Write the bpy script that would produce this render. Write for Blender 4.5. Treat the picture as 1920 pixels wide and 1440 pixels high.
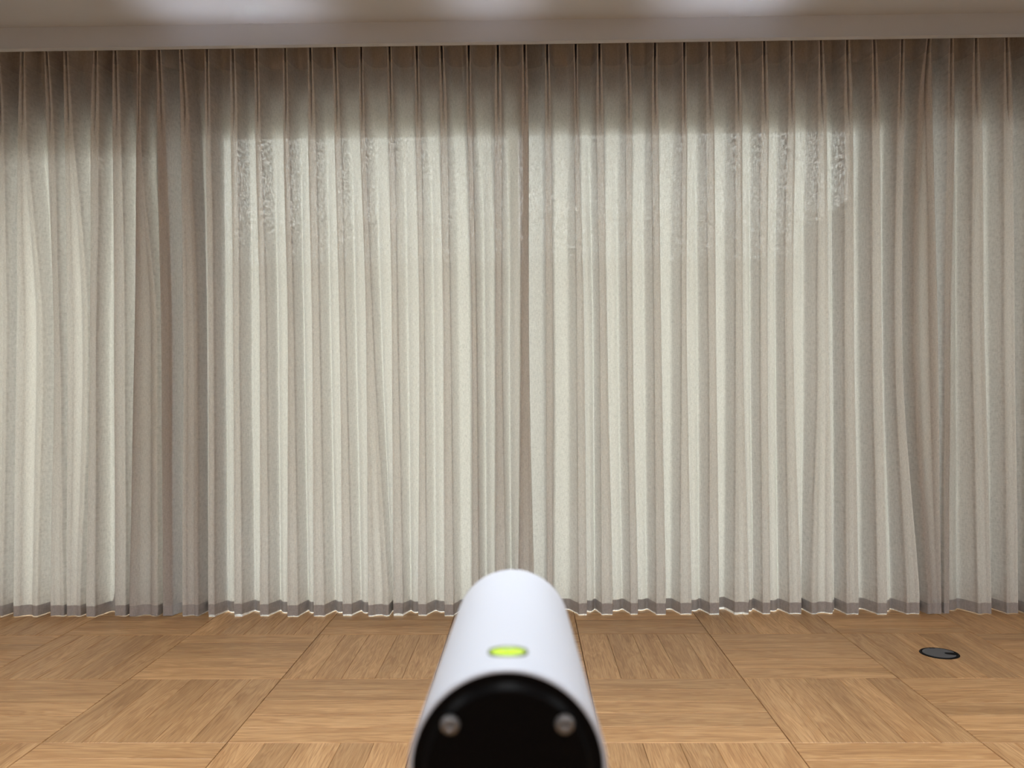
import bpy, bmesh, math, random
from mathutils import Vector, Matrix

for o in list(bpy.data.objects):
    bpy.data.objects.remove(o, do_unlink=True)
S = bpy.context.scene
COL = S.collection
random.seed(7)

# ------------------------------------------------------------------ camera
CAM_H = 1.1214
cam_d = bpy.data.cameras.new('camera')
cam = bpy.data.objects.new('camera', cam_d)
COL.objects.link(cam)
cam_d.sensor_fit = 'HORIZONTAL'
cam_d.sensor_width = 36.0
cam_d.lens = 36.0 * 1582.8 / 1920.0
cam_d.clip_start = 0.02
cam_d.clip_end = 200
fwd = Vector((-0.01740671, 0.99981468, 0.00822306))
rgt = Vector((0.99982062, 0.01746705, -0.00732351))
up = Vector((0.00746579, -0.0080941, 0.99993937))
m = Matrix.Identity(4)
for r in range(3):
    m[r][0] = rgt[r]; m[r][1] = up[r]; m[r][2] = -fwd[r]
m[2][3] = CAM_H
cam.matrix_world = m
cam_d.dof.use_dof = True
cam_d.dof.focus_distance = 4.2
cam_d.dof.aperture_fstop = 9.0
S.camera = cam

# ------------------------------------------------------------------ world (overcast daylight)
W = bpy.data.worlds.new('sky')
S.world = W
W.use_nodes = True
bg = W.node_tree.nodes['Background']
bg.inputs[0].default_value = (0.93, 0.97, 1.0, 1)
bg.inputs[1].default_value = 9.2

# ------------------------------------------------------------------ lamps of the room, and lights added for the ceiling patches
def area_lamp(name, loc, power, size, color, spread=180):
    d = bpy.data.lights.new(name, 'AREA')
    d.shape = 'DISK'; d.size = size; d.energy = power; d.color = color
    d.spread = math.radians(spread)
    o = bpy.data.objects.new(name, d); COL.objects.link(o); o.location = loc
    return o
for x in (-2.2, 0.0, 2.2):
    for y, p, sp in ((-2.4, 17.0, 180), (-0.6, 13.0, 180), (1.3, 29.0, 112)):
        area_lamp('ceiling_downlight', (x, y, 2.875), p, 0.16, (0.95, 0.975, 1.0), sp)

def added_uplight(loc, target, power, ang, color=(1, 0.96, 0.97)):  # unseen spot, added to throw a bright streak on the ceiling
    d = bpy.data.lights.new('added_uplight', 'SPOT')
    d.energy = power; d.spot_size = math.radians(ang); d.spot_blend = 0.9
    d.shadow_soft_size = 0.04; d.color = color
    o = bpy.data.objects.new('added_uplight', d); COL.objects.link(o); o.location = loc
    v = Vector(target) - Vector(loc)
    o.rotation_euler = v.to_track_quat('-Z', 'Y').to_euler()
def added_strip_uplight(x, width, power):  # unseen strip light, added for the long bright patches on the ceiling
    d = bpy.data.lights.new('added_strip_uplight', 'AREA')
    d.shape = 'RECTANGLE'; d.size = width; d.size_y = 0.05; d.energy = power
    d.spread = math.radians(9); d.color = (1, 0.97, 0.99)
    o = bpy.data.objects.new('added_strip_uplight', d); COL.objects.link(o); o.location = (x, 2.3, 0.1)
    v = Vector((0, 3.80 - 2.3, CEIL_Z - 0.1))
    o.rotation_euler = v.to_track_quat('-Z', 'Y').to_euler()
CEIL_Z = 2.885
added_strip_uplight(-1.32, 0.75, 0.38)
added_strip_uplight(-0.15, 0.35, 0.14)
added_strip_uplight(0.92, 0.55, 0.27)
added_uplight((-1.20, 2.3, 0.1), (-1.23, 3.96, 2.885), 18, 6)
added_uplight((1.10, 2.3, 0.1), (1.10, 3.96, 2.885), 15, 6)

def portal(x0, x1, z0, z1, y):
    d = bpy.data.lights.new('window_portal', 'AREA')
    d.shape = 'RECTANGLE'; d.size = x1 - x0; d.size_y = z1 - z0
    d.cycles.is_portal = True
    o = bpy.data.objects.new('window_portal', d); COL.objects.link(o)
    o.location = ((x0 + x1) / 2, y, (z0 + z1) / 2)
    o.rotation_euler = (math.radians(-90), 0, 0)      # facing the room (-Y)
WINDOWS = [(-3.12, -1.935, 2.469), (-1.69, 1.945, 2.552), (2.02, 3.12, 2.572)]
for a, b, h in WINDOWS:
    portal(a, b, 0.03, h, 4.66)

S.view_settings.view_transform = 'Standard'
S.view_settings.look = 'None'
S.view_settings.exposure = 0.0
S.view_settings.gamma = 1.0
S.view_settings.use_curve_mapping = False
S.cycles.use_denoising = True
S.cycles.max_bounces = 10
S.cycles.diffuse_bounces = 5
S.cycles.transparent_max_bounces = 24
S.cycles.sample_clamp_indirect = 6.0
S.cycles.caustics_reflective = False
S.cycles.caustics_refractive = False

# ------------------------------------------------------------------ helpers
def tag(o, label=None, cat=None, group=None, kind=None):
    if label: o['label'] = label
    if cat: o['category'] = cat
    if group: o['group'] = group
    if kind: o['kind'] = kind
    return o

def empty(name, loc):
    o = bpy.data.objects.new(name, None)
    o.empty_display_size = 0.1
    COL.objects.link(o); o.location = loc
    return o

def mesh_obj(name, verts, faces, mat, parent=None, smooth=False, origin=(0, 0, 0)):
    me = bpy.data.meshes.new(name)
    ox, oy, oz = origin
    me.from_pydata([(v[0] - ox, v[1] - oy, v[2] - oz) for v in verts], [], faces)
    me.materials.append(mat)
    if smooth:
        me.polygons.foreach_set('use_smooth', [True] * len(me.polygons))
    me.update()
    o = bpy.data.objects.new(name, me)
    COL.objects.link(o)
    if parent is not None:
        o.parent = parent
    else:
        o.location = origin
    return o

BOXF = [(0, 3, 2, 1), (4, 5, 6, 7), (0, 1, 5, 4), (1, 2, 6, 5), (2, 3, 7, 6), (3, 0, 4, 7)]
def box_data(boxes):
    V, F = [], []
    for x0, x1, y0, y1, z0, z1 in boxes:
        n = len(V)
        V += [(x0, y0, z0), (x1, y0, z0), (x1, y1, z0), (x0, y1, z0),
              (x0, y0, z1), (x1, y0, z1), (x1, y1, z1), (x0, y1, z1)]
        F += [tuple(i + n for i in f) for f in BOXF]
    return V, F

def boxes_obj(name, boxes, mat, parent=None, bevel=0.0, origin=(0, 0, 0)):
    V, F = box_data(boxes)
    o = mesh_obj(name, V, F, mat, parent, origin=origin)
    if bevel:
        b = o.modifiers.new('bevel', 'BEVEL'); b.width = bevel; b.segments = 2
    return o

def lathe(profile, axis_o, axis_d, seg=96):
    """revolve (t along axis, radius) about an axis"""
    d = Vector(axis_d).normalized(); o = Vector(axis_o)
    a = d.cross(Vector((0, 0, 1))).normalized(); b = a.cross(d).normalized()
    V, F = [], []
    for t, r in profile:
        for k in range(seg):
            th = 2 * math.pi * k / seg
            V.append(tuple(o + d * t + (a * math.cos(th) + b * math.sin(th)) * max(r, 1e-5)))
    for i in range(len(profile) - 1):
        for k in range(seg):
            k2 = (k + 1) % seg
            F.append((i * seg + k, i * seg + k2, (i + 1) * seg + k2, (i + 1) * seg + k))
    return V, F

def tube(p0, p1, r0, r1, seg=16):
    d = Vector(p1) - Vector(p0)
    L = d.length
    return lathe([(0, 0), (0, r0), (L, r1), (L, 0)], p0, d, seg) if abs(d.normalized().z) < 0.999 else \
        _vtube(p0, p1, r0, r1, seg)

def _vtube(p0, p1, r0, r1, seg):
    V, F = [], []
    for p, r in ((p0, 1e-5), (p0, r0), (p1, r1), (p1, 1e-5)):
        for k in range(seg):
            th = 2 * math.pi * k / seg
            V.append((p[0] + r * math.cos(th), p[1] + r * math.sin(th), p[2]))
    for i in range(3):
        for k in range(seg):
            k2 = (k + 1) % seg
            F.append((i * seg + k, i * seg + k2, (i + 1) * seg + k2, (i + 1) * seg + k))
    return V, F

# ------------------------------------------------------------------ materials
def new_mat(name):
    mt = bpy.data.materials.new(name); mt.use_nodes = True
    nt = mt.node_tree; nt.nodes.clear()
    out = nt.nodes.new('ShaderNodeOutputMaterial')
    return mt, nt, out

def N(nt, typ, **kw):
    n = nt.nodes.new(typ)
    for k, v in kw.items():
        setattr(n, k, v)
    return n

def simple(name, col, rough=0.6, spec=0.3, metal=0.0, noise=0.0, nscale=8.0, bump=0.0, bscale=200.0):
    mt, nt, out = new_mat(name)
    b = N(nt, 'ShaderNodeBsdfPrincipled')
    b.inputs['Base Color'].default_value = (*col, 1)
    b.inputs['Roughness'].default_value = rough
    b.inputs['Specular IOR Level'].default_value = spec
    b.inputs['Metallic'].default_value = metal
    nt.links.new(b.outputs[0], out.inputs[0])
    tc = N(nt, 'ShaderNodeTexCoord')
    if noise:
        nz = N(nt, 'ShaderNodeTexNoise'); nz.inputs['Scale'].default_value = nscale
        nz.inputs['Detail'].default_value = 4
        nt.links.new(tc.outputs['Object'], nz.inputs['Vector'])
        mx = N(nt, 'ShaderNodeMix', data_type='RGBA')
        mx.inputs[6].default_value = (*[c * (1 - noise) for c in col], 1)
        mx.inputs[7].default_value = (*[min(1, c * (1 + noise)) for c in col], 1)
        nt.links.new(nz.outputs['Fac'], mx.inputs[0])
        nt.links.new(mx.outputs[2], b.inputs['Base Color'])
    if bump:
        nz = N(nt, 'ShaderNodeTexNoise'); nz.inputs['Scale'].default_value = bscale
        nt.links.new(tc.outputs['Object'], nz.inputs['Vector'])
        bp = N(nt, 'ShaderNodeBump'); bp.inputs['Strength'].default_value = bump
        bp.inputs['Distance'].default_value = 0.002
        nt.links.new(nz.outputs['Fac'], bp.inputs['Height'])
        nt.links.new(bp.outputs[0], b.inputs['Normal'])
    return mt

def fabric(name, refl, trans, k_trans, k_holes):
    """woven linen: diffuse reflection + diffuse transmission + light through the open weave"""
    mt, nt, out = new_mat(name)
    L = nt.links.new
    tc = N(nt, 'ShaderNodeTexCoord')
    mp = N(nt, 'ShaderNodeMapping'); mp.inputs['Scale'].default_value = (85, 3, 310)
    L(tc.outputs['Object'], mp.inputs['Vector'])
    n1 = N(nt, 'ShaderNodeTexNoise'); n1.inputs['Scale'].default_value = 1.0
    n1.inputs['Detail'].default_value = 3; n1.inputs['Roughness'].default_value = 0.6
    L(mp.outputs[0], n1.inputs['Vector'])
    mp2 = N(nt, 'ShaderNodeMapping'); mp2.inputs['Scale'].default_value = (310, 3, 50)
    L(tc.outputs['Object'], mp2.inputs['Vector'])
    n2 = N(nt, 'ShaderNodeTexNoise'); n2.inputs['Scale'].default_value = 1.0
    n2.inputs['Detail'].default_value = 2
    L(mp2.outputs[0], n2.inputs['Vector'])
    av = N(nt, 'ShaderNodeMath', operation='ADD'); L(n1.outputs['Fac'], av.inputs[0]); L(n2.outputs['Fac'], av.inputs[1])
    hf = N(nt, 'ShaderNodeMath', operation='MULTIPLY'); L(av.outputs[0], hf.inputs[0]); hf.inputs[1].default_value = 0.5
    def tint(col, amt):
        mx = N(nt, 'ShaderNodeMix', data_type='RGBA')
        mr = N(nt, 'ShaderNodeMapRange')
        mr.inputs[1].default_value = 0.33; mr.inputs[2].default_value = 0.67
        L(hf.outputs[0], mr.inputs[0]); L(mr.outputs[0], mx.inputs[0])
        mx.inputs[6].default_value = (*[c * (1 - amt) for c in col], 1)
        mx.inputs[7].default_value = (*[c * (1 + amt) for c in col], 1)
        return mx.outputs[2]
    df = N(nt, 'ShaderNodeBsdfDiffuse'); L(tint(refl, 0.14), df.inputs['Color'])
    tr = N(nt, 'ShaderNodeBsdfTranslucent'); L(tint(trans, 0.24), tr.inputs['Color'])
    bp = N(nt, 'ShaderNodeBump'); bp.inputs['Strength'].default_value = 0.35; bp.inputs['Distance'].default_value = 0.0012
    L(hf.outputs[0], bp.inputs['Height']); L(bp.outputs[0], df.inputs['Normal'])
    mix = N(nt, 'ShaderNodeMixShader'); mix.inputs[0].default_value = k_trans
    L(df.outputs[0], mix.inputs[1]); L(tr.outputs[0], mix.inputs[2])
    last = mix
    if k_holes:
        tp = N(nt, 'ShaderNodeBsdfTransparent')
        mr = N(nt, 'ShaderNodeMapRange')
        mr.inputs[1].default_value = 0.46; mr.inputs[2].default_value = 0.64
        mr.inputs[3].default_value = 0.0; mr.inputs[4].default_value = k_holes * 3.2
        L(hf.outputs[0], mr.inputs[0])
        m2 = N(nt, 'ShaderNodeMixShader'); L(mr.outputs[0], m2.inputs[0])
        L(mix.outputs[0], m2.inputs[1]); L(tp.outputs[0], m2.inputs[2])
        last = m2
    L(last.outputs[0], out.inputs[0])
    return mt

def oak(name, tiled=False):
    mt, nt, out = new_mat(name)
    L = nt.links.new
    b = N(nt, 'ShaderNodeBsdfPrincipled'); L(b.outputs[0], out.inputs[0])
    b.inputs['Roughness'].default_value = 0.42
    b.inputs['Specular IOR Level'].default_value = 0.32
    tc = N(nt, 'ShaderNodeTexCoord'); oi = N(nt, 'ShaderNodeObjectInfo')
    mul = N(nt, 'ShaderNodeMath', operation='MULTIPLY'); L(oi.outputs['Random'], mul.inputs[0]); mul.inputs[1].default_value = 37.0
    cmb = N(nt, 'ShaderNodeCombineXYZ'); L(mul.outputs[0], cmb.inputs[0]); L(mul.outputs[0], cmb.inputs[1]); L(mul.outputs[0], cmb.inputs[2])
    add = N(nt, 'ShaderNodeVectorMath', operation='ADD'); L(tc.outputs['Object'], add.inputs[0]); L(cmb.outputs[0], add.inputs[1])
    def stretched(sx, sy, detail, rough=0.55, dist=0.0):
        mp = N(nt, 'ShaderNodeMapping'); mp.inputs['Scale'].default_value = (sx, sy, 1)
        L(add.outputs[0], mp.inputs['Vector'])
        nz = N(nt, 'ShaderNodeTexNoise'); nz.inputs['Scale'].default_value = 1.0
        nz.inputs['Detail'].default_value = detail; nz.inputs['Roughness'].default_value = rough
        nz.inputs['Distortion'].default_value = dist
        L(mp.outputs[0], nz.inputs['Vector'])
        return nz.outputs['Fac']
    broad = stretched(1.6, 16, 3, 0.5, 0.8)
    fine = stretched(9, 260, 3)
    # growth rings: bands of the broad field give the long cathedral figure
    sc = N(nt, 'ShaderNodeMath', operation='MULTIPLY'); L(broad, sc.inputs[0]); sc.inputs[1].default_value = 62.0
    sn = N(nt, 'ShaderNodeMath', operation='SINE'); L(sc.outputs[0], sn.inputs[0])
    ring = N(nt, 'ShaderNodeMapRange'); L(sn.outputs[0], ring.inputs[0])
    ring.inputs[1].default_value = -1; ring.inputs[2].default_value = 1
    cr = N(nt, 'ShaderNodeValToRGB'); L(broad, cr.inputs[0])
    cr.color_ramp.elements[0].position = 0.3; cr.color_ramp.elements[0].color = (0.47, 0.27, 0.12, 1)
    cr.color_ramp.elements[1].position = 0.7; cr.color_ramp.elements[1].color = (0.66, 0.41, 0.20, 1)
    def darken(src, fac, col, amount):
        mx = N(nt, 'ShaderNodeMix', data_type='RGBA', blend_type='MULTIPLY')
        mm = N(nt, 'ShaderNodeMath', operation='MULTIPLY'); L(fac, mm.inputs[0]); mm.inputs[1].default_value = amount
        L(mm.outputs[0], mx.inputs[0]); L(src, mx.inputs[6]); mx.inputs[7].default_value = (*col, 1)
        return mx.outputs[2]
    c = darken(cr.outputs[0], ring.outputs[0], (0.72, 0.62, 0.52), 0.55)
    fr = N(nt, 'ShaderNodeMapRange'); L(fine, fr.inputs[0])
    fr.inputs[1].default_value = 0.48; fr.inputs[2].default_value = 0.72
    c = darken(c, fr.outputs[0], (0.55, 0.44, 0.34), 0.75)
    hv = N(nt, 'ShaderNodeHueSaturation'); L(c, hv.inputs['Color'])
    vr = N(nt, 'ShaderNodeMapRange'); L(oi.outputs['Random'], vr.inputs[0])
    vr.inputs[3].default_value = 0.86; vr.inputs[4].default_value = 1.14
    L(vr.outputs[0], hv.inputs['Value'])
    L(hv.outputs[0], b.inputs['Base Color'])
    bp = N(nt, 'ShaderNodeBump'); bp.inputs['Strength'].default_value = 0.12; bp.inputs['Distance'].default_value = 0.001
    L(fine, bp.inputs['Height']); L(bp.outputs[0], b.inputs['Normal'])
    return mt

def glass_mat(name):
    mt, nt, out = new_mat(name)
    tp = N(nt, 'ShaderNodeBsdfTransparent'); tp.inputs[0].default_value = (0.93, 0.96, 0.94, 1)
    gl = N(nt, 'ShaderNodeBsdfGlossy'); gl.inputs['Roughness'].default_value = 0.02
    mx = N(nt, 'ShaderNodeMixShader'); mx.inputs[0].default_value = 0.06
    nt.links.new(tp.outputs[0], mx.inputs[1]); nt.links.new(gl.outputs[0], mx.inputs[2])
    nt.links.new(mx.outputs[0], out.inputs[0])
    return mt

M_CLOTH = fabric('linen_curtain', (0.60, 0.585, 0.60), (0.73, 0.68, 0.615), 0.42, 0.014)
M_HEM = fabric('linen_hem', (0.46, 0.445, 0.455), (0.40, 0.38, 0.33), 0.05, 0.0)
M_HEM_DAYLIGHT = fabric('hem_daylight_white', (0.8, 0.8, 0.8), (0.92, 0.92, 0.92), 0.7, 0.0)  # for the added strip that stands in for daylight under the hem
M_TAPE = fabric('linen_heading', (0.52, 0.505, 0.515), (0.4, 0.38, 0.34), 0.03, 0.0)
M_OAK = oak('oak_planks')
M_JOINT = simple('floor_substrate', (0.10, 0.06, 0.035), 0.9, 0.1, noise=0.2)
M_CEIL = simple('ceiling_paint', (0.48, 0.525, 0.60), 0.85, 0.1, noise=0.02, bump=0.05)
M_WALL = simple('wall_paint', (0.66, 0.62, 0.58), 0.85, 0.1, noise=0.03, bump=0.05)
M_LINTEL = simple('grey_concrete', (0.22, 0.21, 0.20), 0.9, 0.1, noise=0.1, bump=0.1)
M_FRAME = simple('window_frame_metal', (0.32, 0.31, 0.30), 0.45, 0.4, noise=0.04)
M_GAP_STRIP = simple('gap_strip_pale', (0.80, 0.78, 0.75), 0.5, 0.3, noise=0.06, nscale=30)  # pale, for the strip added to brighten the gap under the hem
M_GLASS = glass_mat('window_glass')
M_WHITE = simple('white_plastic', (0.50, 0.535, 0.61), 0.38, 0.4, noise=0.01)
M_BLACK = simple('black_plastic', (0.0015, 0.0015, 0.002), 0.35, 0.08, noise=0.1)
M_SCREW = simple('screw_metal', (0.18, 0.18, 0.185), 0.42, 0.5, metal=0.7, noise=0.1, nscale=300)
M_VIAL = simple('vial_liquid', (0.56, 0.84, 0.03), 0.15, 0.5, noise=0.05, nscale=200)
M_BUBBLE = simple('vial_bubble', (0.42, 0.66, 0.02), 0.15, 0.5, noise=0.05, nscale=200)
M_WELL_SHADE = simple('vial_well_shade', (0.10, 0.13, 0.03), 0.5, 0.3, noise=0.1)  # dark olive paints the shade inside the vial's recess
M_TRIPOD = simple('tripod_metal', (0.03, 0.03, 0.032), 0.45, 0.4, noise=0.1)
M_GREY = simple('outlet_grey', (0.085, 0.092, 0.108), 0.38, 0.4, noise=0.1, nscale=60)
M_DARK = simple('outlet_dark', (0.004, 0.004, 0.005), 0.6, 0.1, noise=0.1)
M_TRACK = simple('track_metal', (0.6, 0.6, 0.6), 0.4, 0.4, noise=0.03)
M_PAVE = simple('exterior_paving', (0.46, 0.45, 0.425), 0.9, 0.1, noise=0.15, nscale=3)
M_ADDED_HEDGE = simple('added_hedge_leaf', (0.25, 0.25, 0.19), 0.8, 0.2, noise=0.5, nscale=14)
M_DIM_BLOCK = simple('dim_block_render', (0.27, 0.26, 0.25), 0.9, 0.1, noise=0.1, nscale=4)  # darkened so the added house shape sends less daylight to the end curtain
M_RENDER = simple('exterior_render', (0.52, 0.50, 0.46), 0.9, 0.1, noise=0.08, nscale=4)

# ------------------------------------------------------------------ room shell
XW, XE, YS, YN = -3.26, 3.26, -4.0, 4.42
CEIL = 2.885
LIP_Y, LIP_Z = 4.0, 2.786
floor = empty('floor', (0, 0, 0)); tag(floor, 'oak parquet floor of square panels with alternating plank direction', None, kind='structure')

def panel_edges():
    x0, y0, t = -2.1706, 2.7009, 0.6
    return x0, y0, t
PX, PY, PT = panel_edges()
COLS = range(-2, 9); ROWS = range(-2, 3)
RX0, RX1 = max(XW, PX + PT * COLS[0]), min(XE, PX + PT * (COLS[-1] + 1))
RY0, RY1 = PY + PT * ROWS[0], PY + PT * (ROWS[-1] + 1)
# the plain rest of the floor, outside the panels that are built one by one
boxes_obj('floor_field', [(XW, XE, YS, RY0, -0.03, 0.0), (XW, XE, RY1, 4.64, -0.03, -0.0002)], M_OAK, floor)
boxes_obj('substrate', [(XW, XE, RY0, RY1, -0.03, -0.012)], M_JOINT, floor)

plank_mesh = {}
def plank(length, width):
    key = (round(length, 4), round(width, 4))
    if key not in plank_mesh:
        g = 0.0
        x, y = length / 2, width / 2
        c = 0.0016
        V = [(-x, -y, -0.012), (x, -y, -0.012), (x, y, -0.012), (-x, y, -0.012),
             (-x, -y, -c), (x, -y, -c), (x, y, -c), (-x, y, -c),
             (-x + c, -y + c, 0), (x - c, -y + c, 0), (x - c, y - c, 0), (-x + c, y - c, 0)]
        F = [(0, 1, 5, 4), (1, 2, 6, 5), (2, 3, 7, 6), (3, 0, 4, 7),
             (4, 5, 9, 8), (5, 6, 10, 9), (6, 7, 11, 10), (7, 4, 8, 11), (8, 9, 10, 11)]
        me = bpy.data.meshes.new('plank'); me.from_pydata(V, [], F); me.materials.append(M_OAK); me.update()
        plank_mesh[key] = me
    return plank_mesh[key]

WIDTHS = [(0.100, 0.128, 0.118, 0.130, 0.124), (0.124, 0.112, 0.132, 0.106, 0.126), (0.130, 0.118, 0.110, 0.124, 0.118)]
for j in ROWS:
    for i in COLS:
        xa, xb = PX + PT * i, PX + PT * (i + 1)
        ya, yb = PY + PT * j, PY + PT * (j + 1)
        xa2, xb2 = max(xa, XW), min(xb, XE)
        if xb2 - xa2 < 0.05:
            continue
        horiz = (i + j) % 2 == 0
        ws = WIDTHS[(i * 5 + j * 3) % 3]
        pos = 0.0
        for n, wd in enumerate(ws):
            gap0 = 0.0013 if n == 0 else 0.0004
            gap1 = 0.0013 if n == 4 else 0.0004
            if horiz:
                l0, l1 = xa2 + 0.0013, xb2 - 0.0013
                c0, c1 = ya + pos + gap0, ya + pos + wd - gap1
                o = bpy.data.objects.new('plank', plank(l1 - l0, c1 - c0))
                o.location = ((l0 + l1) / 2, (c0 + c1) / 2, random.uniform(-0.0003, 0.0))
            else:
                c0, c1 = xa + pos + gap0, xa + pos + wd - gap1
                c0, c1 = max(c0, xa2), min(c1, xb2)
                if c1 - c0 < 0.01:
                    pos += wd; continue
                l0, l1 = ya + 0.0013, yb - 0.0013
                o = bpy.data.objects.new('plank', plank(l1 - l0, c1 - c0))
                o.location = ((c0 + c1) / 2, (l0 + l1) / 2, random.uniform(-0.0003, 0.0))
                o.rotation_euler = (0, 0, math.pi / 2)
            COL.objects.link(o); o.parent = floor
            pos += wd

def struct(name, boxes, mat, label=None):
    o = boxes_obj(name, boxes, mat)
    return tag(o, label, None, kind='structure')

struct('wall_west', [(XW - 0.15, XW, YS - 0.15, 4.64, -0.03, 3.2)], M_WALL, 'plain painted side wall at the curtain\'s end')
struct('wall_east', [(XE, XE + 0.15, YS - 0.15, 4.64, -0.03, 3.2)], M_WALL, 'plain painted side wall opposite the other side wall')
struct('wall_south', [(XW, XE, YS - 0.15, YS, -0.03, 3.2)], M_WALL, 'plain painted wall facing the curtained windows')
# window wall with three openings
wb = []
xs = [XW] + [v for a, b, h in WINDOWS for v in (a, b)] + [XE]
for k in range(0, len(xs), 2):
    wb.append((xs[k], xs[k + 1], YN, 4.64, 0.0, 3.2))
for a, b, h in WINDOWS:
    wb.append((a, b, YN, 4.64, h, 3.2))
struct('wall_north', wb, M_LINTEL, 'window wall hidden behind the drawn curtains')
struct('ceiling', [(XW, XE, YS, LIP_Y + 0.03, CEIL, 3.2)], M_CEIL, 'plain painted ceiling in front of the curtain pocket')
struct('trim_1', [(XW, XE, LIP_Y, LIP_Y + 0.03, LIP_Z, CEIL)], M_CEIL, 'painted pelmet face dropping below the ceiling above the curtains')
struct('trim_2', [(XW, XE, LIP_Y - 0.003, LIP_Y + 0.033, LIP_Z - 0.004, LIP_Z)], M_CEIL, 'thin pale edge bead under the pelmet face')
struct('trim_3', [(XW, XE, LIP_Y + 0.03, YN, 3.02, 3.2)], M_CEIL, 'recessed top of the curtain pocket')
struct('trim_4', [(XW, XE, 4.36, YN, 0.0, 0.004)], M_GAP_STRIP, 'added pale strip along the windows, brightening the gap under the hems')  # unseen strip, added to whiten the daylight gap below the curtains

for n, (a, b, h) in enumerate(WINDOWS):
    w = empty('window_%d' % (n + 1), ((a + b) / 2, 4.53, 0)); tag(w, ('narrow', 'wide', 'end')[n] + ' metal framed window behind the curtains', None, kind='structure')
    org = w.location
    f = 0.05
    ms = [a, b] if n != 1 else [a, -0.05, b]
    fr = [(a, b, 4.50, 4.56, 0.0, 0.06), (a, b, 4.50, 4.56, h - f, h)]
    fr += [(a, a + f, 4.50, 4.56, 0, h), (b - f, b, 4.50, 4.56, 0, h)]
    if n == 1:
        fr.append((-0.09, -0.04, 4.50, 4.56, 0, h))
    boxes_obj('window_frame', fr, M_FRAME, w, origin=org)
    for k in range(len(ms) - 1):
        boxes_obj('pane', [(ms[k] + 0.03, ms[k + 1] - 0.03, 4.528, 4.532, 0.05, h - 0.04)], M_GLASS, w, origin=org)

# ------------------------------------------------------------------ outside the windows: unseen shapes added to shape the daylight
struct('exterior_ground', [(-30, 30, 4.64, 40, -0.25, -0.15)], M_PAVE, 'pale paving outside the windows')
struct('exterior_added_overhang', [(-6, 6, 4.64, 5.9, 2.93, 3.2)], M_RENDER, 'added overhang above the windows outside, hiding the upper sky')  # unseen slab, added to block sky at the window heads
def extruded(name, poly, y0, y1, mat, label):
    V = [(x, y0, z) for x, z in poly] + [(x, y1, z) for x, z in poly]
    n = len(poly)
    F = [tuple(range(n)), tuple(range(2 * n - 1, n - 1, -1))] + [(i, i + n, (i + 1) % n + n, (i + 1) % n) for i in range(n)]
    return tag(mesh_obj(name, V, F, mat), label, None, kind='structure')
extruded('exterior_added_block', [(2.21, -0.2), (2.21, 2.39), (2.70, 2.70), (2.75, 6.0), (9, 6.0), (9, -0.2)], 6.2, 6.9, M_DIM_BLOCK, 'added house shape with a sloping shoulder outside, dimming the end curtain')  # unseen house shape, added to dim daylight at the end curtain
extruded('exterior_added_block', [(-9, -0.2), (-9, 6.0), (-3.35, 6.0), (-3.35, -0.2)], 7.0, 7.7, M_RENDER, 'added block with a straight flank outside, hiding sky from the narrow window')  # unseen block, added to hide sky from the narrow window
rr = random.Random(3)
hv, hf = box_data([(-12, 12, 9.0, 10.0, -0.2, 2.5)])
for _ in range(16000):      # leaf sprays added to soften the sky edge, thinning towards the top
    z = 2.42 + 0.62 * rr.random() ** 1.8
    x, y, s = rr.uniform(-6, 6), rr.uniform(8.9, 9.4), rr.uniform(0.012, 0.026)
    a, t = rr.uniform(0, 6.28), rr.uniform(-0.9, 0.9)
    u = Vector((math.cos(a), math.sin(a) * math.sin(t), math.sin(a) * math.cos(t))) * s
    v = Vector((-math.sin(a), math.cos(a) * math.sin(t), math.cos(a) * math.cos(t))) * s * 0.6
    c = Vector((x, y, z)); k = len(hv)
    hv += [tuple(c + u), tuple(c + v), tuple(c - u), tuple(c - v)]
    hf.append((k, k + 1, k + 2, k + 3))
hd = mesh_obj('exterior_added_hedge', hv, hf, M_ADDED_HEDGE); tag(hd, 'added loose green hedge outside the windows, cutting off the lower sky', None, kind='structure')  # unseen hedge, added to limit and tint daylight through the cloth

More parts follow.
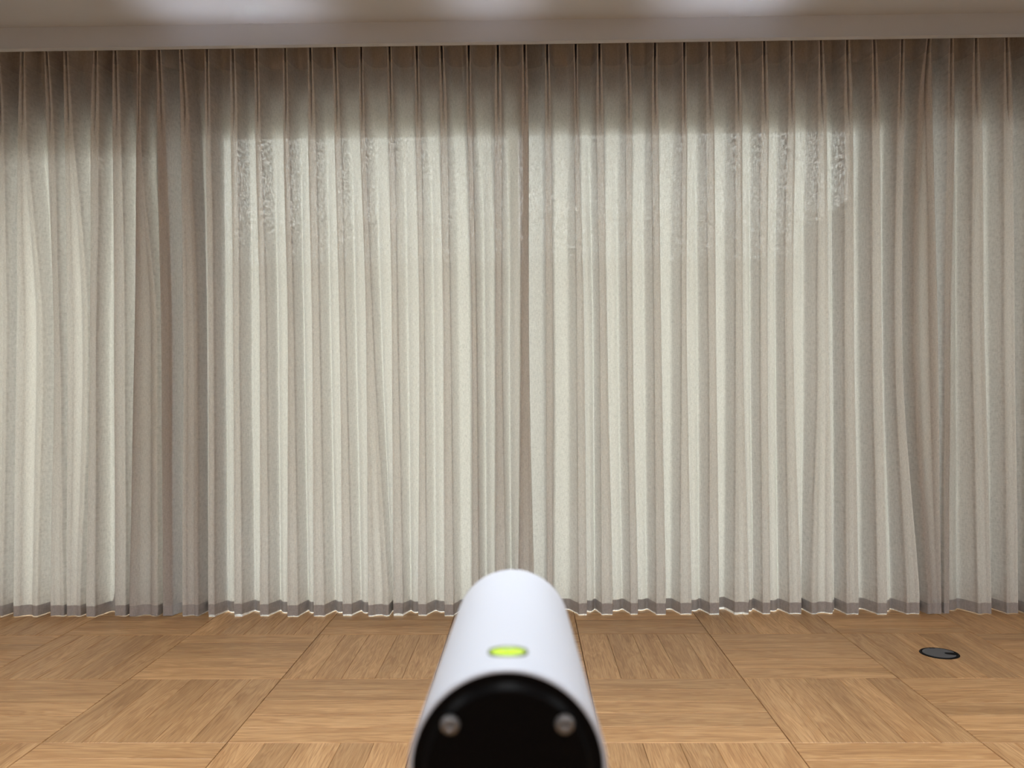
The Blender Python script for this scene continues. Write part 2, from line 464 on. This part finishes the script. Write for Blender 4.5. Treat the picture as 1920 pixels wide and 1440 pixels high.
# ------------------------------------------------------------------ curtains
# per pleat: x of the stitched pleat top, then left and right edge of its fold at three heights (metres)
FOLDS = [
    (-2.667,-2.676,-2.640,-2.703,-2.637,-2.709,-2.654),
    (-2.537,-2.565,-2.521,-2.587,-2.450,-2.599,-2.475),
    (-2.415,-2.424,-2.386,-2.397,-2.364,-2.415,-2.344),
    (-2.316,-2.331,-2.287,-2.329,-2.219,-2.330,-2.256),
    (-2.164,-2.190,-2.146,-2.205,-2.169,-2.223,-2.174),
    (-2.065,-2.086,-2.042,-2.090,-2.032,-2.086,-2.028),
    (-1.944,-1.959,-1.937,-1.983,-1.867,-2.009,-1.864),
    (-1.843,-1.858,-1.814,-1.848,-1.788,-1.840,-1.788),
    (-1.722,-1.734,-1.687,-1.731,-1.654,-1.739,-1.654),
    (-1.593,-1.605,-1.575,-1.599,-1.567,-1.602,-1.567),
    (-1.464,-1.479,-1.441,-1.476,-1.441,-1.474,-1.431),
    (-1.344,-1.356,-1.326,-1.343,-1.307,-1.346,-1.300),
    (-1.199,-1.211,-1.181,-1.198,-1.165,-1.205,-1.148),
    (-1.073,-1.088,-1.048,-1.076,-1.035,-1.074,-1.017),
    (-0.948,-0.958,-0.925,-0.940,-0.907,-0.931,-0.882),
    (-0.817,-0.827,-0.800,-0.804,-0.766,-0.801,-0.695),
    (-0.675,-0.685,-0.655,-0.676,-0.644,-0.676,-0.625),
    (-0.539,-0.549,-0.520,-0.538,-0.511,-0.552,-0.508),
    (-0.414,-0.425,-0.387,-0.416,-0.378,-0.419,-0.371),
    (-0.278,-0.289,-0.262,-0.273,-0.248,-0.279,-0.244),
    (-0.132,-0.151,-0.113,-0.154,-0.121,-0.163,-0.109),
    (0.001,-0.016,0.020,-0.027,0.014,-0.047,0.031),
    (0.114,0.101,0.133,0.097,0.135,0.093,0.122),
    (0.257,0.247,0.271,0.251,0.289,0.249,0.292),
    (0.376,0.357,0.395,0.367,0.404,0.364,0.421),
    (0.516,0.505,0.538,0.504,0.533,0.509,0.547),
    (0.654,0.634,0.669,0.638,0.676,0.635,0.686),
    (0.799,0.785,0.812,0.775,0.804,0.755,0.814),
    (0.923,0.903,0.946,0.909,0.949,0.900,0.950),
    (1.059,1.048,1.086,1.043,1.083,1.023,1.097),
    (1.196,1.179,1.220,1.168,1.206,1.164,1.204),
    (1.333,1.313,1.351,1.291,1.334,1.295,1.358),
    (1.477,1.460,1.506,1.451,1.510,1.404,1.515),
    (1.606,1.588,1.634,1.582,1.633,1.574,1.638),
    (1.739,1.724,1.764,1.718,1.768,1.725,1.776),
    (1.878,1.852,1.887,1.829,1.869,1.868,1.937),
    (2.011,1.954,2.028,1.922,2.052,1.974,2.046),
    (2.125,2.102,2.140,2.082,2.116,2.059,2.086),
    (2.245,2.222,2.272,2.214,2.280,2.220,2.292),
    (2.394,2.379,2.426,2.373,2.431,2.366,2.426),
]
def shifted(f, dx):
    return tuple(v + dx for v in f)
left_extra = [shifted(FOLDS[5], -0.745 - 0.0), shifted(FOLDS[10], -1.46), shifted(FOLDS[11], -1.455)]
left_extra = sorted(left_extra, key=lambda t: t[0])
right_extra = [shifted(FOLDS[37], 0.40), shifted(FOLDS[33], 1.05), shifted(FOLDS[34], 1.05), shifted(FOLDS[39], 0.66)]
right_extra = sorted(right_extra, key=lambda t: t[0])
NL = len(left_extra)
ALL = left_extra + FOLDS + right_extra
Z_TIP, Z_T, Z_M, Z_B = 2.872, 2.536, 1.40, 0.106
Z_TOP, Z_HEAD, Z_HEMTOP = 2.955, 2.786, 0.052
YC = 4.268

def pchip(zs, vs, z):
    """smooth interpolation through levels listed from the top down"""
    if z >= zs[0]: return vs[0]
    if z <= zs[-1]: return vs[-1]
    for k in range(len(zs) - 1):
        if zs[k] >= z >= zs[k + 1]:
            h = zs[k + 1] - zs[k]
            d = (vs[k + 1] - vs[k]) / h
            def slope(q):
                if q == 0 or q == len(zs) - 1: return None
                a = (vs[q] - vs[q - 1]) / (zs[q] - zs[q - 1]); b = (vs[q + 1] - vs[q]) / (zs[q + 1] - zs[q])
                return 0.0 if a * b <= 0 else 2 * a * b / (a + b)
            m0, m1 = slope(k), slope(k + 1)
            m0 = d if m0 is None else m0; m1 = d if m1 is None else m1
            t = (z - zs[k]) / h
            return ((2 * t**3 - 3 * t**2 + 1) * vs[k] + (t**3 - 2 * t**2 + t) * h * m0
                    + (-2 * t**3 + 3 * t**2) * vs[k + 1] + (t**3 - t**2) * h * m1)
LEV = (Z_TIP, Z_T, Z_M, Z_B)
rf = random.Random(11)
SEED = [dict(front=rf.uniform(0.85, 1.15), back=rf.uniform(0.8, 1.15), roll=rf.choice((0.10, 0.25, 0.35, 0.42, 0.50, 0.55)) + rf.uniform(-0.05, 0.05), shift=rf.uniform(-0.06, 0.06),
             ph=rf.uniform(0, 6.28), slump=rf.uniform(-0.3, 0.3), lift=rf.uniform(-0.003, 0.003)) for _ in ALL]

def edges(k, z):
    f = ALL[k]
    half = 0.012
    return (pchip(LEV, (f[0] - half, f[1], f[3], f[5]), z), pchip(LEV, (f[0] + half, f[2], f[4], f[6]), z))

FLAT_F = (0.07, 0.18, 0.36, 0.50, 0.64, 0.82, 0.93)
FLAT_D = (0.38, 0.08, 0.02, 0.0, 0.02, 0.08, 0.38)
ROLL_F = (0.12, 0.27, 0.38, 0.52, 0.70, 0.88, 0.97)
def gap_profile(k, z):
    """fraction across the gap and forwardness of the cloth between two pleat folds"""
    s = SEED[k]
    fall = min(1.0, max(0.0, (2.62 - z) / 0.75)); fall = fall * fall * (3 - 2 * fall)
    r = s['roll']
    roll = (0.58, 0.13, 0.05, 0.70 * r, r, 0.85 * r, 0.40)
    sh = s['shift']
    F = [a + (c + sh * math.sin(math.pi * c) - a) * fall for a, c in zip(FLAT_F, ROLL_F)]
    Dp = [a + (c - a) * fall for a, c in zip(FLAT_D, roll)]
    return F, Dp

def section(ids, z, first, last):
    """control polygon of one panel's cross-section at height z"""
    front = pchip(LEV, (-0.072, -0.066, -0.050, -0.060), z)
    back = pchip(LEV, (0.052, 0.050, 0.044, 0.052), z)
    notch = pchip((Z_TIP, 2.76, 2.62, 2.42), (0.75, 0.50, 0.26, 0.0), z)
    nw = pchip((Z_TIP, 2.76, 2.62, 2.42, 2.0), (0.17, 0.10, 0.06, 0.08, 0.18), z)
    P = []
    E = {k: edges(k, z) for k in range(len(ALL))}
    def DD(k):
        s = SEED[k]
        fr = front * (1 + (s['front'] - 1) * min(1, (Z_TIP - z) / 0.6 if z < Z_TIP else 0))
        bk = back * s['back']
        return lambda t: bk + (fr - bk) * t
    for n, k in enumerate(ids):
        L, R = E[k]; w = R - L
        D = DD(k)
        if n == 0:
            if first:
                P += [(L - first, D(-0.15)), (L - first * 0.5, D(-0.05)), (L - 0.012, D(0.12)), (L - 0.005, D(0.5))]
            else:
                P += [(L + 0.010, D(0.45)), (L + 0.003, D(0.62))]
        wide = min(1.0, max(0.0, (w - 0.05) / 0.08))
        P.append((L, D(0.80)))
        P.append((L + 0.01 * w, D(0.99)))
        P.append((L + 0.12 * w, D(1.02)))
        P.append((L + (0.5 - 1.3 * nw) * w, D(1.0 - 0.05 * wide)))
        P.append((L + (0.5 - nw) * w, D(1.0 - notch - 0.18 * wide)))
        P.append((L + 0.5 * w, D(1.0 - notch - 0.30 * wide)))
        P.append((R - (0.5 - nw) * w, D(1.0 - notch - 0.28 * wide)))
        P.append((R - (0.5 - 1.3 * nw) * w, D(1.0 - 0.16 * wide)))
        P.append((R - 0.12 * w, D(1.02 - 0.07 * wide)))
        P.append((R - 0.01 * w, D(0.99 - 0.05 * wide)))
        P.append((R, D(0.80)))
        if n == len(ids) - 1:
            if last:
                P += [(R + 0.012, D(0.5)), (R + last * 0.6, D(0.0)), (R + last, D(-0.1))]
            else:
                P += [(R - 0.003, D(0.62)), (R - 0.010, D(0.45))]
        else:
            g = max(E[k + 1][0] - R, 0.012)
            F, Dp = gap_profile(k, z)
            if R > 0:
                F = [1 - f for f in reversed(F)]; Dp = list(reversed(Dp))
            D1 = DD(k + 1)
            for f, d in zip(F, Dp):
                P.append((R + f * g, D(d) * (1 - f) + D1(d) * f))
    return P

def chaikin(P, it):
    for _ in range(it):
        Q = [P[0]]
        for a, b in zip(P, P[1:]):
            Q.append((a[0] * .75 + b[0] * .25, a[1] * .75 + b[1] * .25))
            Q.append((a[0] * .25 + b[0] * .75, a[1] * .25 + b[1] * .75))
        Q.append(P[-1]); P = Q
    return P

HEM_LIFT = ((-1.585, 0.03, 0.007), (-1.45, 0.035, 0.008), (-0.65, 0.03, 0.008), (1.02, 0.09, 0.006), (-1.32, 0.04, 0.003), (-0.9, 0.04, 0.003), (0.28, 0.03, 0.003))
def hem_drop(x):
    """height of the hem's lower edge above the floor along the curtain"""
    g = 0.0075
    if x < -1.75: g = 0.0035
    if x > 1.95: g = 0.0035
    for c, w, a in HEM_LIFT:
        g += a * math.exp(-((x - c) / w) ** 2)
    return g

def hem_extra(x):
    """the tucked-up corner of the hem"""
    return 0.085 * math.exp(-((x + 2.112) / 0.020) ** 4)

zs_cloth = [Z_HEAD - (Z_HEAD - Z_HEMTOP) * (k / 58.0) ** 1.15 for k in range(59)]
zs_head = [Z_TOP, 2.93, 2.90, Z_TIP, 2.85, 2.825, 2.805, Z_HEAD]
zs_hem = [Z_HEMTOP, 0.038, 0.024, 0.0]

def curtain(ids, label, first=0.0, last=0.0, dy=0.0, hem_daylight=False):
    rows = {}
    def row(z):
        if z not in rows:
            P = chaikin(section(ids, max(z, 0.03), first, last), 2)
            out = []
            for x, d in P:
                d2 = d
                # soft horizontal drag of the cloth
                d2 += 0.0035 * math.sin(5.1 * x + 2.3 * z) * math.sin(3.1 * z + 4 * x)
                u = (z - (0.994 - (x + 1.91) * -0.12)) / 0.010
                if ids[0] < 12 and -2.03 < x < -1.84:
                    d2 += 0.010 * math.exp(-u * u) * math.exp(-((x + 1.89) / 0.035) ** 2)
                out.append((x, YC + dy + d2))
            rows[z] = out
        return rows[z]
    r0 = row(Z_TOP)
    cx = (r0[0][0] + r0[-1][0]) / 2
    c = empty('curtain', (cx, YC, 0))
    tag(c, label, 'curtain', 'floor length pleated curtains')
    def strip(name, zs, mat, hem=False, off=0.0):
        V, F = [], []
        n = len(row(zs[0]))
        for z in zs:
            for x, y in row(z):
                lift = hem_drop(x)
                zz = z
                if hem == 'hem_daylight':
                    zz = 0.0015 + (lift + 0.004) * (z / Z_HEMTOP)
                elif hem:
                    zz = lift + z * (1 + hem_extra(x) / Z_HEMTOP)
                elif z < 0.6:
                    zz = z + (lift + hem_extra(x)) * (1 - (z - Z_HEMTOP) / (0.6 - Z_HEMTOP))
                V.append((x, y + off, zz))
        for r in range(len(zs) - 1):
            for k in range(n - 1):
                F.append((r * n + k, r * n + k + 1, (r + 1) * n + k + 1, (r + 1) * n + k))
        return mesh_obj(name, V, F, mat, c, True, c.location)
    strip('cloth', zs_cloth, M_CLOTH)
    strip('heading_tape', zs_head, M_TAPE)
    strip('hem', zs_hem, M_HEM, hem=True)
    if hem_daylight:
        strip('hem_daylight', [Z_HEMTOP, 0.0], M_HEM_DAYLIGHT, hem='hem_daylight', off=0.006)  # added white strip, reads as a bright daylight line below the hem
    return c

i0 = NL
curtain(list(range(0, i0 + 8)), 'linen curtain covering the narrow window beside the dark unlit gap', last=0.07, dy=0.014)
curtain(list(range(i0 + 8, i0 + 22)), 'backlit linen curtain between the dark gap and the middle overlap', hem_daylight=True)
curtain(list(range(i0 + 22, i0 + 37)), 'backlit linen curtain running from the middle overlap towards the floor outlet', first=0.11, dy=0.012, hem_daylight=True)
curtain(list(range(i0 + 37, len(ALL))), 'greyer linen curtain at the wall end behind the floor outlet', first=0.09, dy=0.02)

trk = empty('curtain_track', (0, YC, 2.96)); tag(trk, 'slim metal curtain track inside the ceiling pocket', 'curtain track')
boxes_obj('rail', [(XW, XE, YC - 0.012, YC + 0.012, 2.965, 2.99)], M_TRACK, trk, origin=trk.location)
for x in (-3, -1.5, 0, 1.5, 3):
    boxes_obj('bracket', [(x - 0.015, x + 0.015, YC - 0.01, YC + 0.01, 2.99, 3.02)], M_TRACK, trk, origin=trk.location)

# ------------------------------------------------------------------ white cylindrical device
NEAR = Vector((-0.00871552, 0.33792672, 0.96995091)); FAR = Vector((-0.01140338, 0.60427093, 0.95380971))
AX = (FAR - NEAR).normalized(); LEN = (FAR - NEAR).length; RB = 0.04
dev = empty('tube_device', tuple((NEAR + FAR) / 2 - Vector((0, 0, RB))))
tag(dev, 'white cylindrical device with black end cap and green bubble level', 'device')
def dpart(name, prof, mat, parent=dev, seg=96, o=NEAR, d=AX, smooth=True):
    V, F = lathe(prof, o, d, seg)
    ob = mesh_obj(name, V, F, mat, parent, smooth, dev.location)
    return ob
body = []
for k in range(7):
    a = math.pi / 2 * k / 6
    body.append((0.0016 - 0.0016 * math.sin(math.pi / 2 - a) if k else 0.0, RB - 0.0016 + 0.0016 * math.sin(a)))
prof = [(0.004, 0.0382), (0.0, 0.0384)] + body[1:]
prof += [(LEN * t, RB) for t in (0.1, 0.3, 0.5, 0.7, 0.9)]
for k in range(7):
    a = math.pi / 2 * k / 6
    prof.append((LEN - 0.003 + 0.003 * math.sin(a), RB - 0.003 + 0.003 * math.cos(a)))
prof.append((LEN, 0.0))
dpart('body', prof, M_WHITE)
cap = dpart('end_cap', [(0.003, 0.0383), (0.0006, 0.0382), (0.0002, 0.0378), (0.0002, 0.0345), (-0.0018, 0.0322), (-0.0021, 0.0316), (-0.0021, 0.0)], M_BLACK, smooth=False)
# screws on the cap
side = AX.cross(Vector((0, 0, 1))).normalized(); upv = side.cross(AX).normalized()
for sx, sz in ((-107, 88), (107, 88), (-107, -88), (107, -88)):
    p = NEAR + side * (sx / 188 * RB) + upv * (sz / 188 * RB) - AX * 0.0021
    sc = dpart('screw', [(0.0, 0.0039), (-0.0010, 0.0038), (-0.0019, 0.0030), (-0.0023, 0.0018), (-0.0023, 0.0015), (-0.0012, 0.0013), (-0.0012, 0.0)], M_SCREW, cap, 24, p)
# bubble level set into the top
tp = 0.0275
c0 = NEAR + AX * tp + upv * (RB - 0.0022)
bz = dpart('bubble_level', [(0.0016, 0.0087), (0.00255, 0.0086), (0.00255, 0.0079), (0.001, 0.0078)], M_WELL_SHADE, dev, 48, c0, upv)  # flush ring, coloured dark as the shade of a recessed well
vd = [(0.0014, 0.0079)] + [(0.0019 + 0.0007 * math.cos(math.pi / 2 * k / 5), 0.0078 * math.sin(math.pi / 2 * k / 5)) for k in range(5, -1, -1)]
dpart('vial', vd, M_VIAL, bz, 48, c0, upv)
dpart('bubble', [(0.0022, 0.0024), (0.00275, 0.0022), (0.0029, 0.0012), (0.0029, 0.0)], M_BUBBLE, bz, 24, c0, upv)

mid = (NEAR + FAR) / 2
V, F = _vtube((mid.x, mid.y, 0.9125), (mid.x, mid.y, mid.z - RB + 0.003), 0.014, 0.014, 24)
mesh_obj('mounting_foot', V, F, M_BLACK, dev, False, dev.location)

# its tripod
tr = empty('tripod', (mid.x, mid.y, 0)); tag(tr, 'black tripod carrying the white cylindrical device', 'tripod')
# (the plate sits just under the tube)
def tpart(name, vf, mat=M_TRIPOD):
    return mesh_obj(name, vf[0], vf[1], mat, tr, True, tr.location)
ztop = 0.912
tpart('mounting_plate', lathe([(0, 0), (0, 0.018), (0.006, 0.018), (0.006, 0)], (mid.x, mid.y, ztop - 0.0062), (0, 0.0001, 1), 32))
tpart('column', _vtube((mid.x, mid.y, 0.35), (mid.x, mid.y, ztop - 0.006), 0.012, 0.012, 20))
tpart('collar', _vtube((mid.x, mid.y, 0.60), (mid.x, mid.y, 0.66), 0.025, 0.025, 20))
for k in range(3):
    a = math.radians(90 + 120 * k)
    e = (mid.x + 0.28 * math.cos(a), mid.y + 0.28 * math.sin(a))
    tpart('leg', tube((mid.x + 0.02 * math.cos(a), mid.y + 0.02 * math.sin(a), 0.63), (e[0], e[1], 0.012), 0.010, 0.008, 14))
    tpart('foot', _vtube((e[0], e[1], 0.0), (e[0], e[1], 0.02), 0.013, 0.011, 14))

# ------------------------------------------------------------------ floor outlet
ox, oy = 1.733, 3.603
R = 0.078
out = empty('floor_outlet', (ox, oy, 0)); tag(out, 'round black floor outlet cover set in the oak floor', 'outlet')
def opart(name, vf, mat, parent=out, smooth=False):
    return mesh_obj(name, vf[0], vf[1], mat, parent, smooth, (ox, oy, 0))
def disc_lathe(prof, c=(ox, oy), seg=64):
    V, F = [], []
    for z, r in prof:
        for k in range(seg):
            th = 2 * math.pi * k / seg
            V.append((c[0] + max(r, 1e-5) * math.cos(th), c[1] + max(r, 1e-5) * math.sin(th), z))
    for i in range(len(prof) - 1):
        for k in range(seg):
            k2 = (k + 1) % seg
            F.append((i * seg + k, i * seg + k2, (i + 1) * seg + k2, (i + 1) * seg + k))
    return V, F
opart('rim', disc_lathe([(0.0002, R), (0.0025, R - 0.002), (0.0032, R - 0.006), (0.0026, R - 0.010), (0.0008, R - 0.011)]), M_DARK)
# lid with a cable notch at one side
seg = 72
na, nw = math.radians(-14), math.radians(20)
pts = []
rl = R - 0.0125
for k in range(seg + 1):
    th = na + nw + (2 * math.pi - 2 * nw) * k / seg
    pts.append((ox + rl * math.cos(th), oy + rl * math.sin(th)))
pc = (ox + 0.036 * math.cos(na), oy + 0.036 * math.sin(na))
for k in range(1, 8):
    th = na - math.pi / 2 - math.pi * k / 8
    pts.append((pc[0] + 0.017 * math.cos(th), pc[1] + 0.017 * math.sin(th)))
n = len(pts)
V = [(x, y, 0.0034) for x, y in pts] + [(x, y, 0.0012) for x, y in pts]
F = [tuple(range(n))] + [(i, i + n, (i + 1) % n + n, (i + 1) % n) for i in range(n)]
opart('lid', (V, F), M_GREY)
opart('well', disc_lathe([(0.0010, R - 0.0105), (0.0011, 0.0)]), M_DARK)
boxes_obj('lid_hinge', [(ox - 0.012, ox + 0.012, oy + rl - 0.004, oy + rl + 0.004, 0.002, 0.0045)], M_DARK, out, origin=(ox, oy, 0))
